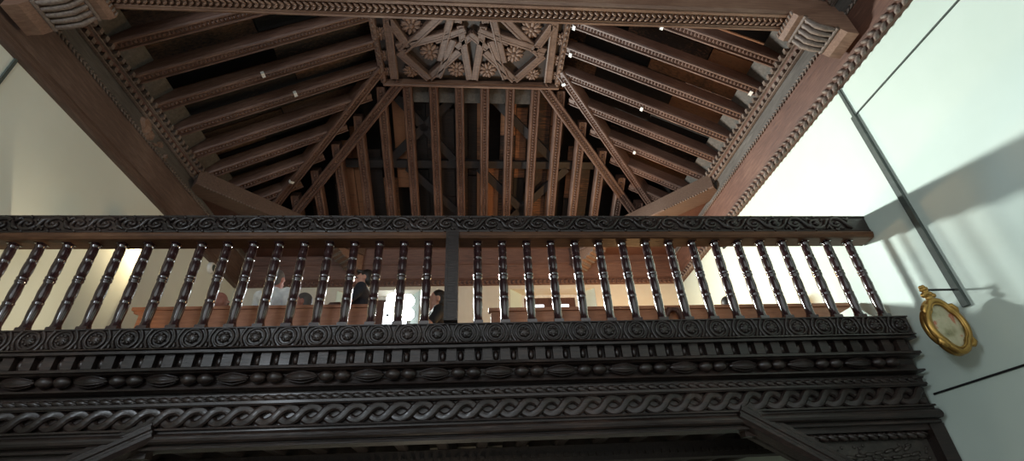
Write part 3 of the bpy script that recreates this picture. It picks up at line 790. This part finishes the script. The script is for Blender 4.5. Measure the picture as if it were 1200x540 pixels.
# ------------------------------------------------------------------ small fixtures
o = thing('wall_speaker', 'small round white speaker high on the left wall of the loft', 'speaker', (XL, 7.36, 5.50))
m = MB(); m.lathe([(.10, 0), (.10, .04), (.085, .06), (.07, .06)], 18, Matrix.Translation((XL+.002, 7.36, 5.58)), 'x'); m.build('body', M_WHITEM, o)
m = MB(); m.lathe([(.068, .055), (.05, .063), (.01, .066)], 16, Matrix.Translation((XL+.002, 7.36, 5.58)), 'x'); m.build('grille', M_CABLE, o)
o = thing('spotlight', 'small dark spotlight on a bracket high on the right wall of the loft', 'spotlight', (XR, 6.48, 5.45))
m = MB(); m.box(XR-.03, XR-.002, 6.42, 6.54, 5.42, 5.54); m.tube([(XR-.03, 6.48, 5.48), (XR-.12, 6.48, 5.48)], .015, 6); m.build('bracket', M_IRON, o)
m = MB(); F = frame((XR-.10, 6.55, 5.53), (XR-.16, 6.30, 5.40)); m.lathe([(.03, -.02), (.055, 0), (.06, .16), (.075, .2), (.07, .2), (.055, .17)], 14, F, 'x'); m.build('can', M_IRON, o)
m = MB(); m.box(XR-.035, XR-.002, 3.41, 3.465, 3.05, 5.25); m.box(XR-.022, XR-.002, 3.422, 3.452, 5.25, 5.655)
tag(m.build('cable_conduit', M_CABLE), 'grey cable conduit running down the right wall from the wall plate', 'conduit')
m = MB(); m.box(XR-.014, XR-.002, -1.0, 3.41, 5.25, 5.265); tag(m.build('cable', M_CABLE), 'thin cable running along the right wall high up from the conduit', 'cable')
m = MB(); m.tube([(XR-.012, 4.13, 2.507), (XR-.012, 3.3, 2.51), (XR-.012, 1.0, 2.515)], .009, 6); tag(m.build('cable', M_IRON), 'thin dark cable along the right wall below the gilt emblem', 'cable')
m = MB(); m.box(XL+.002, XL+.02, 3.27, 3.30, 5.2, 5.655); tag(m.build('cable', M_CABLE), 'short cable on the left wall below the wall plate', 'cable')

# gilt emblem hanging from a bracket on the right wall
EX, EY, EZ = 3.815, 3.45, 2.885
o = thing('gilt_emblem', 'ornate gilt framed emblem hanging from a bracket on the right wall', 'emblem', (EX, EY, 2.63))
def outline(sc, y):
    pts = []
    for k in range(64):
        a = 2*PI*k/64; lob = 1 + .13*(abs(cos(2*a))**.9) - .04
        pts.append((EX+sc*.142*lob*cos(a), y, EZ+sc*.198*lob*sin(a)))
    return pts
m = MB(); m.tube(outline(1, EY-.012), .026, 8, True); m.tube(outline(.86, EY-.02), .010, 6, True); m.tube(outline(1.0, EY+.02), .028, 8, True)
for a in (.72, PI-.72, PI+.72, -.72):
    c = Vector((EX+.152*cos(a), EY-.02, EZ+.21*sin(a))); t = Vector((-sin(a), 0, cos(a)))
    m.tube([c-t*.045, c-t*.02+Vector((cos(a), 0, sin(a)))*.018, c+t*.02+Vector((cos(a), 0, sin(a)))*.018, c+t*.045], [.012, .024, .024, .012], 8)
    m.ball(c+Vector((cos(a), 0, sin(a)))*.026, .018, 8, 6)
fr = m.build('frame', M_GOLD, o)
m = MB()
for k in range(5):
    a = PI/2+(k-2)*.42; m.ball((EX-.02+.06*cos(a), EY-.01, EZ+.225+.06*sin(a)), (.022, .018, .022), 8, 6)
m.ball((EX-.02, EY-.01, EZ+.24), (.04, .022, .03), 10, 6); m.tube([(EX-.02, EY, EZ+.27), (EX-.035, EY, EZ+.325)], .008, 6); m.build('crest', M_GOLD, o)
pm, nt, b = newmat('painted_panel'); L = nt.links.new
tc = nt.nodes.new('ShaderNodeTexCoord'); nn = nt.nodes.new('ShaderNodeTexNoise'); nn.inputs['Scale'].default_value = 7.5; nn.inputs['Detail'].default_value = 3; L(tc.outputs['Object'], nn.inputs['Vector'])
rr = ramp(nt, nn.outputs[0], [(.30, (.07, .07, .05)), (.38, (.25, .23, .12)), (.48, (.38, .35, .22)), (.58, (.45, .41, .27)), (.64, (.40, .11, .05)), (.70, (.47, .38, .26))])
L(rr.outputs[0], b.inputs['Base Color']); b.inputs['Roughness'].default_value = .35
m = MB(); pts = outline(.93, EY); n = len(pts)
m.add([(p[0], EY-.004, p[2]) for p in pts]+[(p[0], EY+.012, p[2]) for p in pts], [list(range(n))[::-1], list(range(n, 2*n))]+[(i, (i+1) % n, n+(i+1) % n, n+i) for i in range(n)])
pp = m.build('painted_panel', pm, o); pp['label'] = 'cream panel with faded red and olive painting'
m = MB(); zt = 3.205
m.tube([(EX-.035, EY, EZ+.325), (EX-.035, EY, zt), (XR-.002, EY, zt)], .009, 6)
m.build('bracket', M_IRON, o)
m = MB()
for k in range(6):
    a = 2*PI*k/6+.3; m.ball((EX-.035+.024*cos(a), EY-.012, zt+.024*sin(a)), .017, 8, 6)
m.ball((EX-.035, EY-.016, zt), .02, 8, 6); st = m.build('finial', M_GOLD, o)

# ------------------------------------------------------------------ people in the choir
def remesh(o, vox=.012, sm=4):
    md = o.modifiers.new('skin', 'REMESH'); md.mode = 'VOXEL'; md.voxel_size = vox; md.use_smooth_shade = True
    s = o.modifiers.new('smooth', 'SMOOTH'); s.factor = .5; s.iterations = sm
def hand(q, w, d, side):
    """palm and five curled fingers; w wrist, d pointing direction, side thumb side"""
    w, d, side = Vector(w), Vector(d).normalized(), Vector(side).normalized(); nrm = d.cross(side)
    for t in (-.024, -.008, .008, .024): q.chain([w, w+d*.045+side*t, w+d*.085+side*t*1.25], [.016, .015, .013], 8)
    for t, l in ((.031, .068), (.011, .078), (-.010, .072), (-.030, .056)):
        b = w+d*.088+side*t; q.chain([b, b+d*l*.45+nrm*l*.12, b+d*l*.75+nrm*l*.38, b+d*l*.85+nrm*l*.62], [.0095, .009, .0085, .008], 8)
    b = w+d*.03+side*.03; q.chain([b, b+d*.03+side*.025, b+d*.055+side*.03+nrm*.02], [.012, .010, .009], 8)
def person(label, x, y, yaw, pose, shirt, skin, hair, hair_style, top, arms='down', cat='person', sleeves=.5):
    """yaw: direction faced, 0 = towards -Y (the nave); top = height of the head's crown above the loft floor"""
    o = thing('person', label, cat, (x, y, ZCH))
    H = 1.70 if pose == 'stand' else 1.30; k = top/H
    R = Matrix.Translation((x, y, ZCH)) @ Matrix.Rotation(yaw, 4, 'Z') @ Matrix.Scale(k, 4)
    P = lambda a, b, c: R @ Vector((a, b, c))
    hb = .92 if pose == 'stand' else .50
    q = MB()
    def ch(t, pts, rad): t.chain([P(*p) for p in pts], [r*k for r in rad])
    hip = hb; chest = hb+.36; neck = hb+.54; hd = hb+.665
    torso = [(0, 0, hip), (0, .01, hip+.16), (0, .01, chest)]
    ch(q, torso, [.125, .115, .13]); 
    for s in (1, -1):
        ch(q, [(0, .01, chest), (s*.10, .01, chest+.06), (s*.185, .02, chest+.10)], [.12, .09, .062])
        ch(q, [(0, 0, hip), (s*.085, 0, hip-.02)], [.12, .10])
        if pose == 'stand': leg = [(s*.09, 0, hip-.03), (s*.10, -.01, .50), (s*.10, .02, .09), (s*.105, -.03, .05), (s*.11, -.14, .035)]
        else: leg = [(s*.09, 0, hip-.02), (s*.12, -.42, hip), (s*.12, -.40, .09), (s*.12, -.44, .05), (s*.12, -.54, .035)]
        ch(q, leg, [.09, .060, .042, .04, .03])
    ch(q, [(0, .01, chest+.1), (0, .0, neck), (0, -.015, hd-.06)], [.085, .056, .055])
    # head: skull, jaw, nose, brow, ears
    q.ball(P(0, .012, hd+.015), (.078*k, .094*k, .108*k), 18, 12, R.to_3x3().normalized()); q.ball(P(0, -.028, hd-.055), (.056*k, .062*k, .065*k), 14, 10, R.to_3x3().normalized())
    ch(q, [(0, -.085, hd+.02), (0, -.106, hd-.022)], [.012, .017]); ch(q, [(-.035, -.078, hd+.028), (.035, -.078, hd+.028)], [.014, .014])
    ch(q, [(-.018, -.084, hd-.062), (.018, -.084, hd-.062)], [.012, .012]); q.ball(P(0, -.076, hd-.10), .022*k, 10, 7)
    for s in (1, -1): q.ball(P(s*.080, .015, hd-.005), (.013*k, .024*k, .036*k), 10, 7, R.to_3x3().normalized())
    sl = MB(); arm_pts = []
    for s in (1, -1):
        sh = (s*.19, .02, chest+.09)
        if arms == 'down': el, wr, hdn = (s*.25, .04, chest-.20), (s*.24, -.10, chest-.42), (0, -.5, -1)
        elif arms == 'lap': el, wr, hdn = (s*.25, -.03, chest-.19), (s*.12, -.26, chest-.27), (-s*.3, -1, -.2)
        elif arms == 'fold': el, wr, hdn = (s*.27, -.12, chest-.16), (-s*.02, -.25, chest-.10+.03*s), (-s, -.1, 0)
        else: el, wr, hdn = (s*.25, -.16, chest-.14), (s*.07, -.33, chest+.12), (-s*.2, -.35, 1)
        ch(q, [sh, el, wr], [.052, .041, .028])
        hw = P(*wr); hdv = R.to_3x3() @ Vector(hdn); q2 = R.to_3x3() @ Vector((-s, 0, .1))
        hand(q, hw, hdv, q2 if abs(hdv.normalized().dot(q2.normalized())) < .9 else Vector((0, 0, 1)))
        e2 = Vector(el)*sleeves*1.0+Vector(sh)*(1-sleeves) if sleeves <= 1 else None
        pts = [sh, tuple(e2)] if e2 is not None else [sh, el, tuple(Vector(wr)*.85+Vector(el)*.15)]
        ch(sl, pts, [.066, .058] if e2 is not None else [.064, .052, .040])
    body = q.build('body', skin, o); remesh(body, .0085, 3)
    # shirt
    ch(sl, [(0, 0, hip-.05), (0, .01, hip+.16), (0, .01, chest)], [.142, .132, .146])
    for s in (1, -1):
        ch(sl, [(0, .01, chest), (s*.10, .01, chest+.06), (s*.185, .02, chest+.10)], [.136, .104, .075]); ch(sl, [(0, 0, hip-.02), (s*.085, 0, hip-.03)], [.138, .116])
    ch(sl, [(0, .01, chest+.08), (0, .005, neck-.03)], [.10, .068])
    c = sl.build('shirt', shirt, o); remesh(c, .012, 4)
    tr = MB()
    for s in (1, -1):
        leg = [(s*.085, 0, hip-.03), (s*.10, -.01, .50), (s*.10, .02, .10)] if pose == 'stand' else [(s*.085, 0, hip-.02), (s*.12, -.42, hip), (s*.12, -.40, .11)]
        ch(tr, leg, [.112, .078, .062])
    ch(tr, [(-.08, 0, hip), (.08, 0, hip)], [.128, .128]); c = tr.build('trousers', M_TROU, o); remesh(c, .014, 4)
    shs = MB()
    for s in (1, -1):
        fy = 0 if pose == 'stand' else -.40
        ch(shs, [(s*.105, fy+.03, .045), (s*.11, fy-.15, .038)], [.045, .036])
    c = shs.build('shoe', M_SHOE, o); remesh(c, .014, 2)
    if hair_style:
        hm = MB(); R3 = R.to_3x3().normalized()
        if hair_style == 'cap':
            hm.ball(P(0, .02, hd+.055), (.087*k, .102*k, .078*k), 18, 10, R3); hm.ball(P(0, -.10, hd+.055), (.062*k, .06*k, .012*k), 14, 6, R3)
        else:
            hm.ball(P(0, .030, hd+.036), (.085*k, .096*k, .100*k), 18, 12, R3); hm.ball(P(0, .055, hd-.01), (.080*k, .070*k, .085*k), 16, 10, R3)
            if hair_style == 'fringe':
                for s in (-.05, -.025, 0, .025, .05): hm.ball(P(s, -.055, hd+.088), (.026*k, .045*k, .026*k), 10, 7, R3)
        c = hm.build('cap' if hair_style == 'cap' else 'hair', hair, o); remesh(c, .009, 3)
    for s in (1, -1):
        e = MB(); e.ball(P(s*.032, -.080, hd+.008), .010*k, 10, 7); e.build('eye', M_EYE, o)
    e = MB(); e.ball(P(0, -.092, hd-.062), (.024*k, .008*k, .007*k), 10, 6, R.to_3x3().normalized()); e.build('mouth', M_LIP, o)
    return o
person('man with grey hair in a white shirt standing with his back turned', -2.56, 5.85, PI*.92, 'stand', M_SHIRT, M_SKIN2, M_GREY, 'short', 1.77, 'lap', sleeves=.9)
person('young man in a navy t-shirt standing in profile with folded arms', -1.44, 5.80, -PI*.5, 'stand', M_NAVY, M_SKIN, M_HAIR, 'fringe', 1.75, 'fold', sleeves=.55)
person('seated man with grey hair seen sideways above the left pew', -2.12, 5.62, -PI*.42, 'sit', M_BROWNC, M_SKIN2, M_GREY, 'short', 1.36, 'lap', sleeves=1.2)
person('bald seated man in dark clothes behind the left end of the pew', -3.07, 5.60, PI*.8, 'sit', M_BLACK, M_SKIN2, M_GREY, None, 1.37, 'lap', sleeves=1.2)
person('man in a dark shirt with folded arms sitting beside the newel post', -.48, 5.75, -PI*.45, 'sit', M_BLACK, M_SKIN, M_HAIR, 'short', 1.44, 'fold', sleeves=.5)
person('dark haired person sitting low behind the right pew', 3.27, 5.55, PI*.9, 'sit', M_BLACK, M_SKIN, M_HAIR, 'short', 1.19, 'lap', sleeves=1.2)
# low benches the seated people sit on
def bench(xa, xb, y, label):
    o = thing('bench', label, 'bench', ((xa+xb)/2, y, ZCH), 'low benches in the choir loft')
    q = MB(); q.box(xa, xb, y-.17, y+.17, ZCH+.36, ZCH+.40); q.build('seat', M_PEW, o)
    for xx in (xa+.08, xb-.08):
        for yy in (-.12, .12):
            q = MB(); q.box(xx-.03, xx+.03, y+yy-.03, y+yy+.03, ZCH, ZCH+.36); q.build('leg', M_PEW, o)
bench(-3.4, -1.85, 5.68, 'low wooden bench behind the left pew')
bench(-.75, -.2, 5.80, 'low wooden bench beside the newel post in the loft')
bench(2.95, 3.6, 5.60, 'low wooden bench behind the right pew')

# ------------------------------------------------------------------ light
w = bpy.data.worlds.new('World'); S.world = w; w.use_nodes = True
bg = w.node_tree.nodes['Background']; bg.inputs[0].default_value = (.90, .95, .95, 1); bg.inputs[1].default_value = 1.2
def light(kind, name, loc, to, energy, color, **kw):
    d = bpy.data.lights.new(name, kind); d.energy = energy; d.color = color
    for k, v in kw.items(): setattr(d, k, v)
    o = bpy.data.objects.new(name, d); COL.objects.link(o); o.location = loc
    o.rotation_euler = (Vector(to)-Vector(loc)).to_track_quat('-Z', 'Y').to_euler(); return o
light('AREA', 'floodlight_beam', (-1.22, 7.50, 5.0), (4.1, 2.2, 4.7), 290, (.93, 1, .96), shape='RECTANGLE', size=1.1, size_y=.10, spread=math.radians(120))
light('SPOT', 'warm_wall_lamp', (-4.16, 5.84, 5.2), (XL-.02, 5.20, 4.3), 90, (1, .78, .46), spot_size=1.12, spot_blend=.2, shadow_soft_size=.04)
light('SPOT', 'warm_wall_fill', (-2.7, 4.7, 3.25), (XL, 4.35, 3.75), 60, (1, .84, .58), spot_size=1.3, spot_blend=.9, shadow_soft_size=.06)  # added warm fill without a fixture, brightens the left wall below the rail
light('POINT', 'warm_uplight', (2.6, 6.7, 3.9), (0, 0, 0), 150, (1, .56, .24), shadow_soft_size=.12)
light('SPOT', 'cool_window_beam', (XL+.4, -2.0, 4.5), (XR, 1.55, 3.3), 260, (.55, .76, 1), spot_size=.30, spot_blend=.35, shadow_soft_size=.05)
light('POINT', 'loft_fill', (-.5, 5.0, 1.2), (0, 0, 0), 18, (1, .86, .66), shadow_soft_size=.2)  # weak fill added under the loft to bring out the joists, no real lamp
light('AREA', 'nave_window_light', (XL+.3, -2.5, 4.0), (1.5, 4.2, 3.2), 160, (.80, .90, 1), shape='RECTANGLE', size=.9, size_y=1.8)

# ------------------------------------------------------------------ camera
f = 562.94; yaw, pit, rol = math.radians(5.4226), math.radians(32.5011), math.radians(-3.0019)
fw = Vector((sin(yaw)*cos(pit), cos(yaw)*cos(pit), sin(pit))); rt = Vector((cos(yaw), -sin(yaw), 0)); up = rt.cross(fw)
r2 = rt*cos(rol)+up*sin(rol); u2 = -rt*sin(rol)+up*cos(rol)
cd = bpy.data.cameras.new('camera'); cam = bpy.data.objects.new('camera', cd); COL.objects.link(cam)
M = Matrix((r2, u2, -fw)).transposed().to_4x4(); M.translation = (0, 0, 1.6); cam.matrix_world = M
cd.sensor_fit = 'HORIZONTAL'; cd.sensor_width = 36; cd.lens = 36*f/1200; cd.clip_start = .05
S.camera = cam
vs = S.view_settings; vs.view_transform = 'Standard'; vs.look = 'None'; vs.exposure = 0; vs.gamma = 1; vs.use_curve_mapping = False
